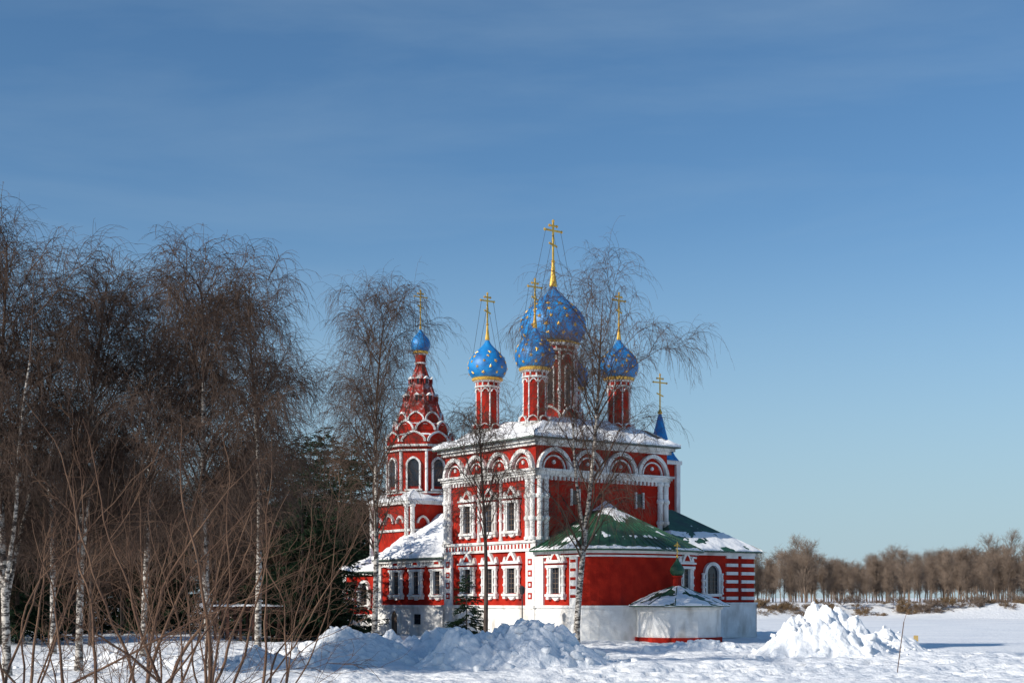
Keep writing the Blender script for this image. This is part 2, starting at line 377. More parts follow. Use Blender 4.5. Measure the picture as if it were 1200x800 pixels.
for sx in (-1,1):
    for sy in (-1,1): T.box(x+sx*.95-.2,x+sx*.95+.2,y+sy*.95-.2,y+sy*.95+.2,6.5,13.6)
T.box(x-1.12,x+1.12,y-1.12,y+1.12,9.0,9.2); T.box(x-1.25,x+1.25,y-1.25,y+1.25,13.6,13.9)
DM.lathe(x,y,[(1.65,13.9),(1.35,14.25),(1.02,14.8),(.7,15.6),(.45,16.5),(.24,17.3),(.12,17.7)],8,math.pi/8)
GD.lathe(x,y,[(.12,17.65),(.2,17.8),(.05,18.1)],10); cross(x,y,18.1,2.7,.05)
# ---- small chapel in front of apse
x,y=5.95,-8.1
hexp=lambda r:[(x+r*math.cos(a),y+r*math.sin(a)) for a in [math.pi/6*(k+.5) for k in range(12)]]
RA.prismz(hexp(3.05),0,.35); T.prismz(hexp(2.95),.35,2.2); T.prismz(hexp(3.1),2.2,2.38)
GR.prismz(hexp(3.55),2.4,2.5); GR.prismz(hexp(3.55),2.5,3.75,hexp(.35))
hp=hexp(3.56)
for k in range(12):
    a,b=hp[k],hp[(k+1)%12]
    patch((*a,2.5),(*b,2.5),(x,y,3.86),(x,y,3.86),14,24,lambda a,b:0.35-0.3*b,.14,seed=31)
    GR.rod((*a,2.53),(x,y,3.9),.04,4)
W.lathe(x,y,[(.3,3.6),(.3,4.35),(.38,4.4),(.38,4.5)],12)
GRD=[(.3,4.5),(.44,4.65),(.5,4.85),(.42,5.1),(.25,5.32),(.1,5.55),(.04,5.75)]
GR.lathe(x,y,GRD,16); GD.lathe(x,y,[(.04,5.7),(.09,5.8),(.03,5.9)],8); cross(x,y,5.85,.9,.025)
# ---- refectory
W.box(.3,12,LS,22.2,0,6.0)
FR=frame(.3,22.2,0,-1,-1,0)
LR=22.2-LS
T.fbox(FR,-.1,LR-.3,0,2.25,0,.14); T.fbox(FR,-.1,LR-.3,2.25,2.42,0,.22)
T.fbox(FR,0,.8,2.42,5.5,0,.13)
for z0,z1,d in ((5.5,5.62,.14),(5.8,6.0,.3)): T.fbox(FR,-d,LR-.5,z0,z1,0,d)
k=.2
while k<LR-.6: T.fbox(FR,k,k+.16,5.62,5.8,0,.14); k+=.36
for c in (3.2,6.2,9.3): window(FR,c,3.3,.95,1.75)
G.fbox(FR,6.0,6.9,.9,1.7,.14,.17); 
BR.fbox(FR,2.6,3.6,.1,1.5,.14,.2); T.farch(FR,3.1,1.5,.45,.75,.14,.3,10); BR.fpoly(FR,[(3.1+.48*math.cos(math.pi*j/8),1.5+.48*math.sin(math.pi*j/8)) for j in range(9)],.14,.2)
T.fbox(FR,2.3,2.6,.1,1.5,.14,.3); T.fbox(FR,3.6,3.9,.1,1.5,.14,.3)
def gable(e,z0,zr,seed,ridge_in=0):
    x0,x1,y0,y1=e; xm=(x0+x1)/2
    GY.box(x0,x1,y0,y1,z0-.12,z0)
    GY.add([(x0,y0,z0),(x1,y0,z0),(x1,y1,z0),(x0,y1,z0),(xm,y0,zr),(xm,y1-ridge_in,zr)],[(0,1,4),(2,3,5),(0,4,5,3),(1,2,5,4),(0,3,2,1)])
    patch((x0,y1,z0),(x0,y0,z0),(xm,y0,zr),(xm,y1-ridge_in,zr),70,36,lambda a,b:.68,.28,seed=seed)
    patch((x1,y0,z0),(x1,y1,z0),(xm,y1-ridge_in,zr),(xm,y0,zr),60,30,lambda a,b:.6,.22,seed=seed+1)
gable((-.2,12.5,LS,22.3),6.14,9.9,41)
W.box(1.2,11.2,22.2,29.5,0,5.1); FP=frame(1.2,29.5,0,-1,-1,0)
T.fbox(FP,0,7.2,0,1.6,0,.14); T.fbox(FP,0,7.2,4.9,5.1,0,.25); T.fbox(FP,0,.6,1.6,4.9,0,.1)
window(FP,3.8,2.4,1.3,1.2,arched=True)
window(FP,1.6,2.6,.6,1.0,fancy=False)
gable((.8,11.6,22.4,30),5.25,7.6,51,2)
# ---- bell tower
x,y=6.2,24.8
W.box(x-3.1,x+3.1,y-3.1,y+3.1,0,11.2)
for F in (frame(x-3.1,y+3.1,0,-1,-1,0),frame(x-3.1,y-3.1,1,0,0,-1),frame(x+3.1,y-3.1,0,1,1,0),frame(x+3.1,y+3.1,-1,0,0,1)):
    T.fbox(F,-.15,6.35,10.9,11.2,0,.25); T.fbox(F,-.1,6.3,8.6,8.8,0,.15)
    for a in (.25,5.95): T.fcol(F,a,5.5,10.9,.1,.2)
    T.farch(F,3.1,9.3,.6,.8,0,.2,12,.1); T.farch(F,1.3,9.3,.45,.6,0,.2,12,.1); T.farch(F,4.9,9.3,.45,.6,0,.2,12,.1)
    patchF=[F(0-.3,11.2,.3),F(6.5,11.2,.3),F(5.2,12.0,-1.1),F(1,12.0,-1.1)]
    GY.add(patchF,[(0,1,2,3)]); patch(*patchF,30,14,lambda a,b:.8,.2,seed=61)
def octp(ap): return [(x+ap/math.cos(math.pi/8)*math.cos(math.pi/4*(k+.5)),y+ap/math.cos(math.pi/8)*math.sin(math.pi/4*(k+.5))) for k in range(8)]
W.prismz(octp(2.7),11.2,16.0)
T.prismz(octp(2.8),11.9,12.05); T.prismz(octp(2.9),15.5,15.62); T.prismz(octp(3.05),15.88,16.05)
for px_,py_ in octp(2.7): T.lathe(px_,py_,[(.13,12.1),(.13,15.5)],8); 
for k in range(8):
    a=math.pi/4*k; ca,sa=math.cos(a),math.sin(a); F=frame(x+ca*2.7,y+sa*2.7,-sa,ca,ca,sa)
    G.fbox(F,-.5,.5,12.5,14.3,0,.05); G.fpoly(F,[(.5*math.cos(math.pi*j/8),14.3+.5*math.sin(math.pi*j/8)) for j in range(9)],0,.05)
    for sg in (-1,1): T.fbox(F,*sorted((sg*.5,sg*.64)),12.2,14.3,0,.2)
    T.farch(F,0,14.3,.5,.66,0,.2,12,.1)
    T.fbox(F,-.75,.75,12.1,12.25,0,.25)
kokring(x,y,16.3,2.75,8,1.0); kokring(x,y,17.35,2.25,8,.95,math.pi/8); kokring(x,y,18.25,1.85,8,.8)
for ap,z in ((2.7,16.95),(2.2,17.95)):
    SN.prismz(octp(ap+.02),z-.1,z+.12,octp(ap-.5))
tb=octp(1.8); tt=octp(.3)
TR.prismz(tb,18.7,23.3,tt)
for k in range(8): TR.rod((*tb[k],18.7),(*tt[k],23.3),.06,5)
for k in range(8):
    a=math.pi/4*k; ca,sa=math.cos(a),math.sin(a)
    for zz,ap in ((20.0,1.40),(21.5,.90)):
        F=frame(x+ca*ap,y+sa*ap,-sa,ca,ca,sa)
        G.fbox(F,-.12,.12,zz,zz+.42,0,.06)
        for sg in (-1,1): TR.fbox(F,*sorted((sg*.12,sg*.2)),zz,zz+.42,-.1,.14)
        T.fpoly(F,[(-.26,zz+.42),(.26,zz+.42),(0,zz+.66)],-.3,.16)
W.lathe(x,y,[(.45,23.2),(.45,24.2),(.55,24.3)],16); T.lathe(x,y,[(.5,23.25),(.56,23.3),(.5,23.4)],16)
T.lathe(x,y,[(.46,24.05),(.6,24.15),(.6,24.28),(.4,24.3)],16)
onion(x,y,24.35,.85,2.0,2.4,.9,0,0.07)
names={'walls':'red','white_trim':'white','window_glass':'glass','window_bars':'bar','green_roof':'green','grey_roof':'grey','roof_snow':'snowroof','domes':'blue','gilding':'gold','tent_roof':'redroof','wires':'wire','red_accents':'red'}
for k,mt in names.items():
    parts[k].obj(k,mt,church,smooth=(k in('roof_snow',)))
for o in church.children:
    if o.name=='domes':
        o.data.polygons.foreach_set('use_smooth',[True]*len(o.data.polygons))
        o.data.set_sharp_from_angle(angle=math.radians(35))
# ------------------------------------------------------------------ TERRAIN
def sst(a,b,x):
    t=max(0,min(1,(x-a)/(b-a))); return t*t*(3-2*t)
def hter(x,y):
    s=x-24-max(0,80-y)*0.8+max(0,y-140)*0.8
    wob=2.5*noise.noise(Vector((x*.05,y*.05,3)))
    riv=sst(0,7,s+wob)
    far=sst(300,306,y+8*noise.noise(Vector((x*.02,y*.02,9))))
    h=-1.3*riv+far*3.2*riv+ far*1.6*(1-riv)
    land=(1-riv)+far
    n=noise.noise(Vector((x*.12,y*.12,0)))*0.40+noise.noise(Vector((x*.45,y*.45,5)))*0.17
    n2=noise.noise(Vector((x*1.3,y*1.3,1)))*0.09-max(0,noise.noise(Vector((x*1.7,y*1.7,4)))-.10)*0.5*sst(-.25,.2,noise.noise(Vector((x*.15,y*.15,8))))
    near=sst(130,60,y)
    h+= (n*land + n2*(0.35+land))*(0.3+0.7*near)+0.05*riv*n
    h+=1.3*sst(22,2,y)*sst(-10,0,y+8)
    if 45<y<100 and x>6:
        for c0,sl in ((52.0,.55),(55.5,.5),(49,.62)):
            dd=(y-(c0+sl*(x)))/0.35
            h-=0.2*math.exp(-dd*dd)*(0.6+0.8*abs(noise.noise(Vector((x*1.5,y*1.5,2)))))
    return h
n=540
ts=np.linspace(-1,1,n)
xs=52*ts+4000*np.sign(ts)*np.abs(ts)**9; ys=76+62*ts+4000*np.sign(ts)*np.abs(ts)**9
V=np.zeros((n,n,3))
for j in range(n):
    yy=float(ys[j])
    for i in range(n):
        xx=float(xs[i]); V[j,i]=(xx,yy,hter(xx,yy))
def meshnp(name,verts,faces,mats,midx=None,smooth=True):
    me=bpy.data.meshes.new(name); nf,k=faces.shape
    me.vertices.add(len(verts)); me.vertices.foreach_set('co',verts.astype(np.float32).ravel())
    me.loops.add(nf*k); me.loops.foreach_set('vertex_index',faces.astype(np.int32).ravel())
    me.polygons.add(nf); me.polygons.foreach_set('loop_start',np.arange(0,nf*k,k,dtype=np.int32))
    if midx is not None: me.polygons.foreach_set('material_index',midx.astype(np.int32))
    me.polygons.foreach_set('use_smooth',np.full(nf,smooth))
    for m in mats: me.materials.append(m)
    me.update(calc_edges=True); me.validate()
    return me
def gridfaces(nx,ny):
    i,j=np.meshgrid(np.arange(nx-1),np.arange(ny-1)); k=(j*nx+i).ravel()
    return np.stack([k,k+1,k+nx+1,k+nx],1)
me=meshnp('snow_ground',V.reshape(-1,3),gridfaces(n,n),[M['snow']])
COL.objects.link(bpy.data.objects.new('snow_ground',me))
def snow_pile(cx,cy,rx,ry,h,seed,humps=4,n=150,chunks=60):
    rs=random.Random(seed); hp=[(0,0,1.0,.62)]+[(rs.uniform(-.65,.65),rs.uniform(-.4,.4),rs.uniform(.45,.85),rs.uniform(.25,.42)) for _ in range(humps)]
    vs=np.zeros((n*n,3)); 
    def hh(a,b):
        e=0
        for px_,py_,hq,rr in hp:
            q=((a-px_)**2+(b-py_)**2)/(rr*rr); e=max(e,hq*max(0,1-q*.55)**1.3)
        edge=max(0,1-(a*a+b*b)); e*=min(1,edge*2.5)
        p=Vector((cx+a*rx,cy+b*ry,seed))
        vd=noise.voronoi(p*1.1)[0]; v2=noise.voronoi(p*2.4)[0]
        l=min(.42,(vd[1]-vd[0]))*.5+min(.4,(v2[1]-v2[0]))*.2
        nn=noise.noise(p*.8)*.35+noise.noise(p*4)*.04
        return e*h*(0.66+l*.9+nn)
    for j in range(n):
        for i in range(n):
            a=-1.05+2.1*i/(n-1); b=-1.05+2.1*j/(n-1); x=cx+a*rx; y=cy+b*ry
            z=hh(a,b); gz=hter(x,y)
            vs[j*n+i]=(x,y,gz+z-(0.15 if z<=0.001 else .02))
    fs=gridfaces(n,n)
    V_=[vs]; o=n*n
    ico=bmesh.new(); bmesh.ops.create_icosphere(ico,subdivisions=2,radius=1); iv=np.array([v.co[:] for v in ico.verts]); it=np.array([[v.index for v in f.verts] for f in ico.faces]); ico.free()
    tri=[]
    for c in range(chunks):
        a=rs.uniform(-1.05,1.05); b=rs.uniform(-1.0,.9)
        if a*a+b*b>1.25: continue
        s=rs.uniform(.06,.27)*rs.uniform(.6,1.2); x=cx+a*rx; y=cy+b*ry; z=hter(x,y)+(hh(a,b) if a*a+b*b<1 else 0)
        sc=np.array([s*rs.uniform(.8,1.4),s*rs.uniform(.8,1.3),s*rs.uniform(.6,1)])
        w=np.array([1+.45*noise.noise(Vector(v)*1.3+Vector((c*3.7,seed,0))) for v in iv])
        q=np.clip(iv,-.72,.72)*w[:,None]*sc; ang=rs.uniform(0,6.28); ca,sa=math.cos(ang),math.sin(ang)
        q=np.stack([q[:,0]*ca-q[:,1]*sa,q[:,0]*sa+q[:,1]*ca,q[:,2]+.3*q[:,0]],1)+np.array([x,y,z+s*.1])
        V_.append(q); tri.append(it+o); o+=len(iv)
    t=np.concatenate(tri)
    me=bpy.data.meshes.new('snow_pile'); me.from_pydata(np.concatenate(V_).tolist(),[],fs.tolist()+t.tolist())
    me.materials.append(M['snow']); sm=np.ones(len(me.polygons),bool)
    me.polygons.foreach_set('use_smooth',sm); me.update()
    COL.objects.link(bpy.data.objects.new('snow_pile',me))
def PX(px,D): return (px-600)/1667*D
snow_pile(PX(965,72),72,4.6,3.2,2.75,3,3,chunks=50)
snow_pile(PX(612,62),62,4.8,3.2,2.1,8,5,n=180,chunks=110)
snow_pile(PX(520,66),66,3.8,2.5,1.6,9,4,chunks=60)
snow_pile(PX(405,64),64,4.4,3.0,1.6,12,5,chunks=70)
snow_pile(PX(300,60),60,4.0,2.8,1.0,14,4,chunks=50)
snow_pile(PX(130,62),62,4.6,2.8,.9,15,4,chunks=40)
snow_pile(PX(830,80),80,4.6,2.0,.8,17,4,n=110,chunks=30)
snow_pile(PX(1035,80),80,3.5,2.0,1.2,19,4,n=110,chunks=40)
# ------------------------------------------------------------------ TREES
def norm(a): return a/np.maximum(1e-9,np.linalg.norm(a,axis=-1,keepdims=True))
def grow(st,di,ln,n,grav,wob,rs):
    m=len(st); P=np.zeros((m,n,3)); P[:,0]=st; d=norm(di.copy()); stp=(ln/(n-1))[:,None]
    for k in range(1,n):
        g=grav[min(k-1,len(grav)-1)] if hasattr(grav,'__len__') else grav
        d=norm(d+np.array([0,0,1.0])*g+rs.normal(0,wob,(m,3))); P[:,k]=P[:,k-1]+d*stp
    return P
def kids(P,ln,cnt,t0,t1,a0,a1,rs,wt=None):
    m,n,_=P.shape; w=(ln if wt is None else wt); idx=rs.choice(m,cnt,p=w/w.sum()); t=rs.uniform(t0,t1,cnt)
    f=t*(n-1); i=np.minimum(f.astype(int),n-2); u=(f-i)[:,None]
    st=P[idx,i]*(1-u)+P[idx,i+1]*u; tg=norm(P[idx,i+1]-P[idx,i])
    pr=norm(np.cross(tg,rs.normal(0,1,(cnt,3)))); a=rs.uniform(a0,a1,cnt)[:,None]
    return idx,t,st,norm(tg*np.cos(a)+pr*np.sin(a))
def tubes(P,Rd,k):
    m,n,_=P.shape; tg=np.zeros_like(P); tg[:,1:-1]=P[:,2:]-P[:,:-2]; tg[:,0]=P[:,1]-P[:,0]; tg[:,-1]=P[:,-1]-P[:,-2]; tg=norm(tg)
    ax=norm(P[:,-1]-P[:,0]); ref=np.where(np.abs(ax[:,2:3])>.8,np.array([[1.,0,0]]),np.array([[0,0,1.]]))
    ref=np.repeat(ref[:,None],n,1); u=norm(np.cross(tg,ref)); v=np.cross(tg,u)
    a=np.arange(k)*2*np.pi/k
    ring=P[:,:,None]+(u[:,:,None]*np.cos(a)[None,None,:,None]+v[:,:,None]*np.sin(a)[None,None,:,None])*Rd[:,:,None,None]
    verts=ring.reshape(-1,3)
    M_,J,K=np.meshgrid(np.arange(m),np.arange(n-1),np.arange(k),indexing='ij'); b=(M_*n+J)*k
    f=np.stack([b+K,b+(K+1)%k,b+k+(K+1)%k,b+k+K],-1).reshape(-1,4)
    return verts,f
class TM:
    def __init__(s): s.v=[];s.f=[];s.m=[];s.o=0
    def add(s,P,Rd,k,mi):
        v,f=tubes(P,Rd,k); s.v.append(v); s.f.append(f+s.o); s.m.append(np.full(len(f),mi)); s.o+=len(v)
    def mesh(s,name,mats): return meshnp(name,np.concatenate(s.v),np.concatenate(s.f),mats,np.concatenate(s.m))
def taper(r0,r1,n,m=None):
    t=np.linspace(0,1,n); r0=np.atleast_1d(r0)[:,None]; r1=np.atleast_1d(r1)[:,None]; return r0*(1-t)+r1*t
def birch(seed,H,lean=(0,0),crown=.26,t0=.22,dens=1.0,tr=0.0100,droop=1.0,fork=0,mats=('birch','twig'),tw=.0072,fine=1.0):
    rs=np.random.RandomState(seed); tm=TM()
    nt=16; P0=np.zeros((1,nt,3)); t=np.linspace(0,1,nt)
    P0[0,:,2]=t*H-0.3; ph=rs.uniform(0,6.28)
    P0[0,:,0]=lean[0]*t**1.3*H+np.sin(t*5+ph)*.016*H*t; P0[0,:,1]=lean[1]*t**1.3*H+np.cos(t*4+ph)*.016*H*t
    r0=tr*H; Rt=(r0*(1-t)**.8*.93+.012)[None,:]; Rt[0,0]*=1.35
    cut=11; tm.add(P0[:,:cut+1],Rt[:,:cut+1],9,0); tm.add(P0[:,cut:],Rt[:,cut:],7,1)
    if fork:
        idx,tt,st,di=kids(P0,np.array([H]),fork,.12,.38,.25,.42,rs)
        L=H*(1-tt)*rs.uniform(.75,.95,fork); Pf=grow(st,di,L,12,.07,.05,rs); rf=taper(r0*.55,.012,12).repeat(fork,0); tm.add(Pf[:,:9],rf[:,:9],7,0); tm.add(Pf[:,8:],rf[:,8:],5,1)
    n1=int(48*dens)
    idx,tt,st,di=kids(P0,np.array([H]),n1,t0,.985,.5,.95,rs)
    prof=np.clip(np.sin(np.clip((tt-t0*.6)/(1.0-t0*.6),0,1)**.8*np.pi*.92)*.9+.18,.12,1); 
    di[:,2]=np.abs(di[:,2])*.9+.35; L1=H*crown*prof*rs.uniform(.65,1.2,n1)*1.1
    G1=[.10,.08,.04,0,-.05*droop,-.1*droop,-.16*droop,-.22*droop,-.3*droop]
    P1=grow(st,di,L1,10,G1,.10,rs)
    rr=np.clip(r0*.36*(1-tt)+.012,.014,.075)
    tm.add(P1,taper(rr,np.full(n1,.008),10),5,1)
    if fork:
        i2,t2,s2,d2=kids(Pf,L,int(26*fork*dens),.2,.98,.5,.9,rs); LL=H*crown*.75*rs.uniform(.4,1.0,len(i2))
        d2[:,2]+=.2; P1b=grow(s2,d2,LL,10,G1,.1,rs)
        tm.add(P1b,taper(np.full(len(i2),.028),np.full(len(i2),.008),10),4,1)
        P1=np.concatenate([P1,P1b]); L1=np.concatenate([L1,LL])
    n2=int(len(L1)*9.5); idx,tt,st,di=kids(P1,L1,n2,.15,1,.5,1.0,rs); L2=L1[idx]*(1-.55*tt)*rs.uniform(.25,.6,n2)+.3
    P2=grow(st,di,L2,7,[.05,0,-.08*droop,-.16*droop,-.25*droop,-.3*droop],.1,rs); tm.add(P2,taper(np.full(n2,.014),np.full(n2,.006),7),3,1)
    n3=int(n2*7.8*fine); idx,tt,st,di=kids(P2,L2,n3,.1,1,.4,1.1,rs); L3=rs.uniform(.35,2.0,n3)*min(1.2,H/18)
    P3=grow(st,di,L3,5,[-.1*droop,-.35*droop,-.5*droop,-.5*droop],.08,rs); tm.add(P3,taper(np.full(n3,tw*1.1),np.full(n3,tw*.65),5),3,1)
    n4=int(n3*1.5); idx,tt,st,di=kids(P3,L3,n4,.1,.95,.3,.9,rs); L4=rs.uniform(.25,1.0,n4)
    P4=grow(st,di,L4,3,-.5*droop,.1,rs); tm.add(P4,taper(np.full(n4,tw*.85),np.full(n4,tw*.5),3),3,1)
    return tm.mesh('birch_tree',[M[mats[0]],M[mats[1]]])
def put(name,me,px,D,rz=0,sc=1,parent=None,z=None):
    o=bpy.data.objects.new(name,me); X=PX(px,D); o.location=(X,D,hter(X,D) if z is None else z); o.rotation_euler=(0,0,rz); o.scale=(sc,)*3; COL.objects.link(o)
    if parent: o.parent=parent
    return o
put('birch_tree',birch(1,17.0,(-.02,0),.25,.22,.95,fork=2,fine=1.0),8,54)
put('birch_tree',birch(2,15.8,(.05,0),.25,.2,.9,fork=1,fine=1.1),92,56,0)
put('birch_tree',birch(3,16.0,(-.04,.0),.27,.2,1.0,fork=1,fine=1.1),246,55)
put('birch_tree',birch(4,17.4,(-.01,.02),.25,.25,.95,fine=1.1),302,68,0)
put('birch_tree',birch(5,20.8,(.03,0),.25,.27,1.15,tr=.0095,droop=1.15,fine=1.1),438,86)
put('birch_tree',birch(6,22.2,(.09,0),.29,.25,.85,tr=.0098,fork=1,fine=.9,droop=1.15),675,89)
put('birch_tree',birch(7,15.2,(-.01,0),.27,.3,.55,tr=.010,mats=('darkbark','twig'),fine=.9),569,87)
put('birch_tree',birch(8,16.8,(.02,0),.26,.2,.95,fine=1.1),168,70)
put('birch_tree',birch(9,18.0,(-.03,0),.24,.2,.8,fine=.9),62,78)
def wood(seed,H):
    return birch(seed,H,(.01,0),.23,.12,.85,droop=.45,mats=('darkbark','twigwood'),tw=.011,fine=.85)
bw=empty('background_woodland'); wm=[wood(21,18),wood(22,16),wood(23,19)]
for k in range(46):
    px_=R.uniform(-260,305); D=R.uniform(88,140); put('woodland_tree',wm[k%3],px_,D,R.uniform(0,6.28),R.uniform(.58,.88),bw)
for k in range(48):
    px_=R.uniform(-200,480); D=R.uniform(150,210); put('woodland_tree',wm[k%3],px_,D,R.uniform(0,6.28),R.uniform(.65,.9),bw)
def spruce(seed,H,rad,name='spruce_tree'):
    rs=np.random.RandomState(seed); tm=TM()
    P0=np.zeros((1,8,3)); P0[0,:,2]=np.linspace(-.2,H,8); tm.add(P0,taper(H*.012,.01,8),7,0)
    n1=int(24*H/1.4); t=rs.uniform(.03,.99,n1)**1.0; a=rs.uniform(0,6.28,n1)
    st=np.stack([np.zeros(n1),np.zeros(n1),t*H],1); di=np.stack([np.cos(a),np.sin(a),np.where(t>.7,.3,-.05)],1)
    L=rad*(1-t)**.6*rs.uniform(.55,1.15,n1)+.15; P1=grow(st,di,L,6,[-.08,-.06,.0,.06,.1],.04,rs); tm.add(P1,taper(np.full(n1,.02),np.full(n1,.006),6),3,0)
    n2=n1*13; idx,tt,s2,d2=kids(P1,L,n2,.12,1,.4,1.0,rs); L2=(.18+.22*L[idx]*(1-tt*.6))*rs.uniform(.6,1.2,n2); d2[:,2]*=.4
    P2=grow(s2,d2,L2,4,-.12,.08,rs); tm.add(P2,taper(np.full(n2,.045),np.full(n2,.012),4)*min(1,.5+H/20),3,1)
    n3=n2*4; idx,tt,s3,d3=kids(P2,L2,n3,0,1,.3,1.1,rs); L3=rs.uniform(.08,.3,n3)*min(1,.4+H/18); P3=grow(s3,d3,L3,3,-.15,.05,rs); tm.add(P3,taper(np.full(n3,.036),np.full(n3,.008),3)*min(1,.4+H/20),3,1)
    return tm.mesh(name,[M['darkbark'],M['needle']])
sp=[spruce(31,16,4.6),spruce(32,17,5.0)]
for k,(px_,D,s) in enumerate([(380,103,.97),(354,100,.86),(402,128,1.05),(424,138,1.1),(390,134,1.15),(332,108,.9),(364,112,1.0),(412,145,1.15),(20,95,.95),(-25,100,1.05),(60,120,.9),(120,124,.8),(190,118,.8),(240,126,.82),(300,118,.85)]):
    put('spruce_tree',sp[k%2],px_,D,k*1.3,s)
for k in range(34):
    put('woodland_spruce',sp[k%2],R.uniform(-230,400),R.uniform(128,165),k,R.uniform(.4,.75),bw)
put('small_spruce',spruce(35,4.4,1.3,'small_spruce'),547,93,0,1.0)
def shrub(seed,H,ns=7,spread=.5,tw=.005,mat='twig2',name='bare_shrub',k2=4,k3=1.2,th=.0052):
    rs=np.random.RandomState(seed); tm=TM(); a=rs.uniform(0,6.28,ns)
    di=np.stack([np.cos(a)*spread,np.sin(a)*spread,np.ones(ns)],1)*1.0; L=H*rs.uniform(.7,1.15,ns); st=np.stack([np.cos(a)*.15,np.sin(a)*.15,np.full(ns,-.2)],1)
    P=grow(st,di,L,22,[0,.02,.04,.05,.04,.02],.10,rs); tm.add(P,taper(H*th*rs.uniform(.6,1.5,ns),np.full(ns,.004),22),6,0)
    n1=ns*9; i,t,s,d=kids(P,L,n1,.15,.95,.5,1.0,rs); L1=L[i]*(1-t*.7)*rs.uniform(.2,.6,n1); P1=grow(s,d,L1,12,.05,.13,rs); tm.add(P1,taper(.003+.008*(1-t),np.full(n1,.0025),12),4,1)
    n2=n1*k2; i,t,s,d=kids(P1,L1,n2,.15,1,.4,1.0,rs); L2=L1[i]*(1-t*.5)*rs.uniform(.2,.5,n2)+.1; P2=grow(s,d,L2,6,.03,.14,rs); tm.add(P2,taper(np.full(n2,tw),np.full(n2,tw*.5),6),3,1)
    n3=int(n2*k3); i,t,s,d=kids(P2,L2,n3,.15,1,.4,.9,rs); L3=rs.uniform(.08,.35,n3); P3=grow(s,d,L3,3,.03,.1,rs); tm.add(P3,taper(np.full(n3,tw*.6),np.full(n3,tw*.4),3),3,1)
    return tm.mesh(name,[M['twig2'],M[mat]])
for k,(px_,D,H,s,ns) in enumerate([(95,23,5.6,.6,6),(245,27,7.4,.42,6),(-30,26,6.2,.6,5),(165,32,7.8,.4,6),(20,36,8.0,.4,6),(318,40,7.4,.42,6),(240,44,8.2,.4,5)]):
    put('bare_shrub',shrub(50+k,H,ns,s,tw=.0055),px_,D,k)
# far treeline
ft=empty('distant_treeline'); fm=[]
for sd in range(71,80):
    rs=np.random.RandomState(sd); H=rs.uniform(11.5,15.5); tm=TM(); nt=8; P0=np.zeros((1,nt,3)); t=np.linspace(0,1,nt); P0[0,:,2]=t*H; P0[0,:,0]=np.sin(t*3+sd)*.5
    tm.add(P0,(.12*(1-t)+.03)[None],5,0)
    low=rs.uniform(.04,.25)
    n1=40; i,t1,s,d=kids(P0,np.array([H]),n1,low,.97,.3,.75,rs); d[:,2]+=.35; L=H*rs.uniform(.2,.32)*np.sin(np.clip(.25+.75*(t1-low)/(1-low),0,1)*np.pi*.88)*rs.uniform(.6,1.25,n1)+.5; P1=grow(s,d,L,6,.05,.1,rs); tm.add(P1,taper(np.full(n1,.04),np.full(n1,.016),6),3,0)
    n2=400; i,t2,s,d=kids(P1,L,n2,.15,1,.4,.9,rs); L2=rs.uniform(.6,1.8,n2); P2=grow(s,d,L2,4,.04,.1,rs); tm.add(P2,taper(np.full(n2,.02),np.full(n2,.011),4),3,0)
    n3=2000; i,t3,s,d=kids(P2,L2,n3,.15,1,.4,1.0,rs); L3=rs.uniform(.4,1.2,n3); P3=grow(s,d,L3,3,.02,.1,rs); tm.add(P3,taper(np.full(n3,.014),np.full(n3,.008),3),3,0)
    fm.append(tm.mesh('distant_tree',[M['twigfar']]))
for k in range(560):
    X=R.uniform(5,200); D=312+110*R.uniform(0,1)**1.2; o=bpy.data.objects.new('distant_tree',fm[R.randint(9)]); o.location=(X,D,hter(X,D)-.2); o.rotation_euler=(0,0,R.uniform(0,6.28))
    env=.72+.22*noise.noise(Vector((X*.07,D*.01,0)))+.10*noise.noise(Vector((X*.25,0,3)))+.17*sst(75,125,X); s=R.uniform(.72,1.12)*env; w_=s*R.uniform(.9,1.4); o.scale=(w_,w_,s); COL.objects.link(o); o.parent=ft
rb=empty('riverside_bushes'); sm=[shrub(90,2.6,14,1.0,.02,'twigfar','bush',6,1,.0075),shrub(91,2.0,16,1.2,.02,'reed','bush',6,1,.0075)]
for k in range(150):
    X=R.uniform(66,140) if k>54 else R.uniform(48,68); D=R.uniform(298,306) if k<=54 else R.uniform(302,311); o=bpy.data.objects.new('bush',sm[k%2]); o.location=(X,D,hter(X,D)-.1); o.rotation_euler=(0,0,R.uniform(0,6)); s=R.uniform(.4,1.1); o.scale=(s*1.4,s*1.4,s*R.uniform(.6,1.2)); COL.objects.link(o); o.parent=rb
# ------------------------------------------------------------------ small things
pg=empty('wooden_pergola'); b=MB(); YP=98; x0=PX(252,YP); x1=PX(327,YP); z=hter((x0+x1)/2,YP)
for k in range(6):
    xx=x0+(x1-x0)*k/5
    for yy in (YP,YP+2.5): b.box(xx-.09,xx+.09,yy-.09,yy+.09,z-.2,z+2.1)
for yy in (YP,YP+2.5):
    b.box(x0-.3,x1+.3,yy-.07,yy+.07,z+2.1,z+2.28); b.box(x0,x1,yy-.04,yy+.04,z+.7,z+.8)
for k in range(16):
    xx=x0+(x1-x0)*k/15; b.box(xx-.05,xx+.05,YP-.4,YP+2.9,z+2.28,z+2.4)
b.obj('frame','wood',pg)
b=MB(); patch((x0-.3,YP-.4,z+2.41),(x1+.3,YP-.4,z+2.41),(x1+.3,YP+2.9,z+2.41),(x0-.3,YP+2.9,z+2.41),60,14,lambda a,b_:.35,.14,seed=77,B=b); b.obj('snow_cap','snowroof',pg,True)
b=MB(); X=PX(1055,58); z=hter(X,58); b.rod((X-.15,58,z-.2),(X+.15,58,z+2.1),.018); b.rod((X+.15,58,z+2.1),(X+.28,58,z+2.5),.01); b.obj('wooden_stake','twig2')
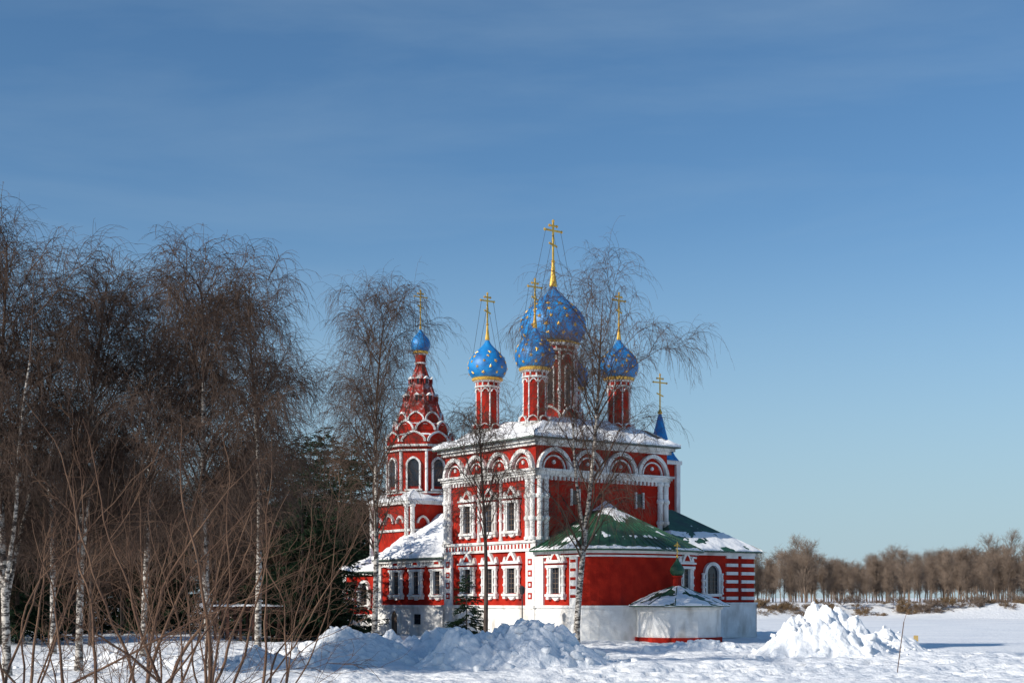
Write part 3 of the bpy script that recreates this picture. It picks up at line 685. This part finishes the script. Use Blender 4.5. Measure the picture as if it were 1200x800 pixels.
b=MB(); X=PX(1073,95); z=hter(X,95); b.rod((X,95,z-.2),(X,95,z+.9),.06); b.box(X-.15,X+.15,94.90,94.94,z+.5,z+.9); b.obj('marker_post','yellow')
b=MB(); X=PX(612,95.5); z=hter(X,95.5); b.rod((X,95.5,z-.2),(X,95.5,z+3.2),.04); b.lathe(X,95.5,[(.05,z+3.2),(.16,z+3.3),(.2,z+3.6),(.24,z+3.62),(.05,z+3.8)],8); b.obj('street_lamp','wire')
# ------------------------------------------------------------------ light, world, camera
SD=Vector((-.86,-.51,0)).normalized(); EL=math.radians(29)
sdir=Vector((SD.x*math.cos(EL),SD.y*math.cos(EL),math.sin(EL)))
sl=bpy.data.lights.new('sun','SUN'); sl.energy=5.0; sl.angle=math.radians(.5); sl.color=(1,.94,.84)
so=bpy.data.objects.new('sun',sl); so.rotation_euler=sdir.to_track_quat('Z','Y').to_euler(); COL.objects.link(so); so.location=(-60,-40,60)
w=bpy.data.worlds.new('World'); scene.world=w; w.use_nodes=True; N=w.node_tree.nodes; L=w.node_tree.links
bg=N['Background']; sky=N.new('ShaderNodeTexSky'); sky.sky_type='NISHITA'; sky.sun_disc=False; sky.sun_elevation=EL; sky.sun_rotation=math.atan2(SD.x,SD.y)%(2*math.pi)
sky.air_density=1.0; sky.dust_density=.1; sky.ozone_density=3.5; sky.altitude=100
hs=N.new('ShaderNodeHueSaturation'); hs.inputs['Saturation'].default_value=1.14; hs.inputs['Hue'].default_value=.498
L.new(sky.outputs[0],hs.inputs['Color'])
tc=N.new('ShaderNodeTexCoord')
sep=N.new('ShaderNodeSeparateXYZ'); L.new(tc.outputs['Generated'],sep.inputs[0])
mr=N.new('ShaderNodeMapRange'); mr.interpolation_type='SMOOTHSTEP'; mr.inputs['From Min'].default_value=0.0; mr.inputs['From Max'].default_value=.28; mr.inputs['To Min'].default_value=.85; mr.inputs['To Max'].default_value=0
L.new(sep.outputs['Z'],mr.inputs['Value'])
mh=N.new('ShaderNodeMixRGB'); mh.inputs[2].default_value=(3.15,4.55,5.6,1); L.new(mr.outputs[0],mh.inputs[0]); L.new(hs.outputs[0],mh.inputs[1])
mp=N.new('ShaderNodeMapping'); mp.inputs['Scale'].default_value=(1.0,1.0,6.0); mp.inputs['Rotation'].default_value=(0,.35,0); mp.inputs['Location'].default_value=(5.3,1.7,.4)
nz=N.new('ShaderNodeTexNoise'); nz.inputs['Scale'].default_value=1.8; nz.inputs['Detail'].default_value=8; nz.inputs['Roughness'].default_value=.55; nz.inputs['Distortion'].default_value=.4
L.new(tc.outputs['Generated'],mp.inputs[0]); L.new(mp.outputs[0],nz.inputs['Vector'])
cr=N.new('ShaderNodeValToRGB'); cr.color_ramp.elements[0].position=.45; cr.color_ramp.elements[0].color=(0,0,0,1); cr.color_ramp.elements[1].position=.8; cr.color_ramp.elements[1].color=(.26,.26,.26,1)
L.new(nz.outputs['Fac'],cr.inputs[0]); mx=N.new('ShaderNodeMixRGB'); mx.inputs[2].default_value=(3.8,5.0,6.0,1)
L.new(cr.outputs[0],mx.inputs[0]); L.new(mh.outputs[0],mx.inputs[1]); L.new(mx.outputs[0],bg.inputs['Color']); bg.inputs['Strength'].default_value=.112
cam=bpy.data.cameras.new('camera'); co=bpy.data.objects.new('camera',cam); COL.objects.link(co); co.location=(0,0,3); co.rotation_euler=(math.radians(90),0,0)
cam.lens=50; cam.sensor_width=36; cam.shift_y=.25; cam.clip_end=9000; cam.clip_start=.1; scene.camera=co
scene.view_settings.view_transform='Standard'; scene.view_settings.look='None'; scene.view_settings.exposure=0
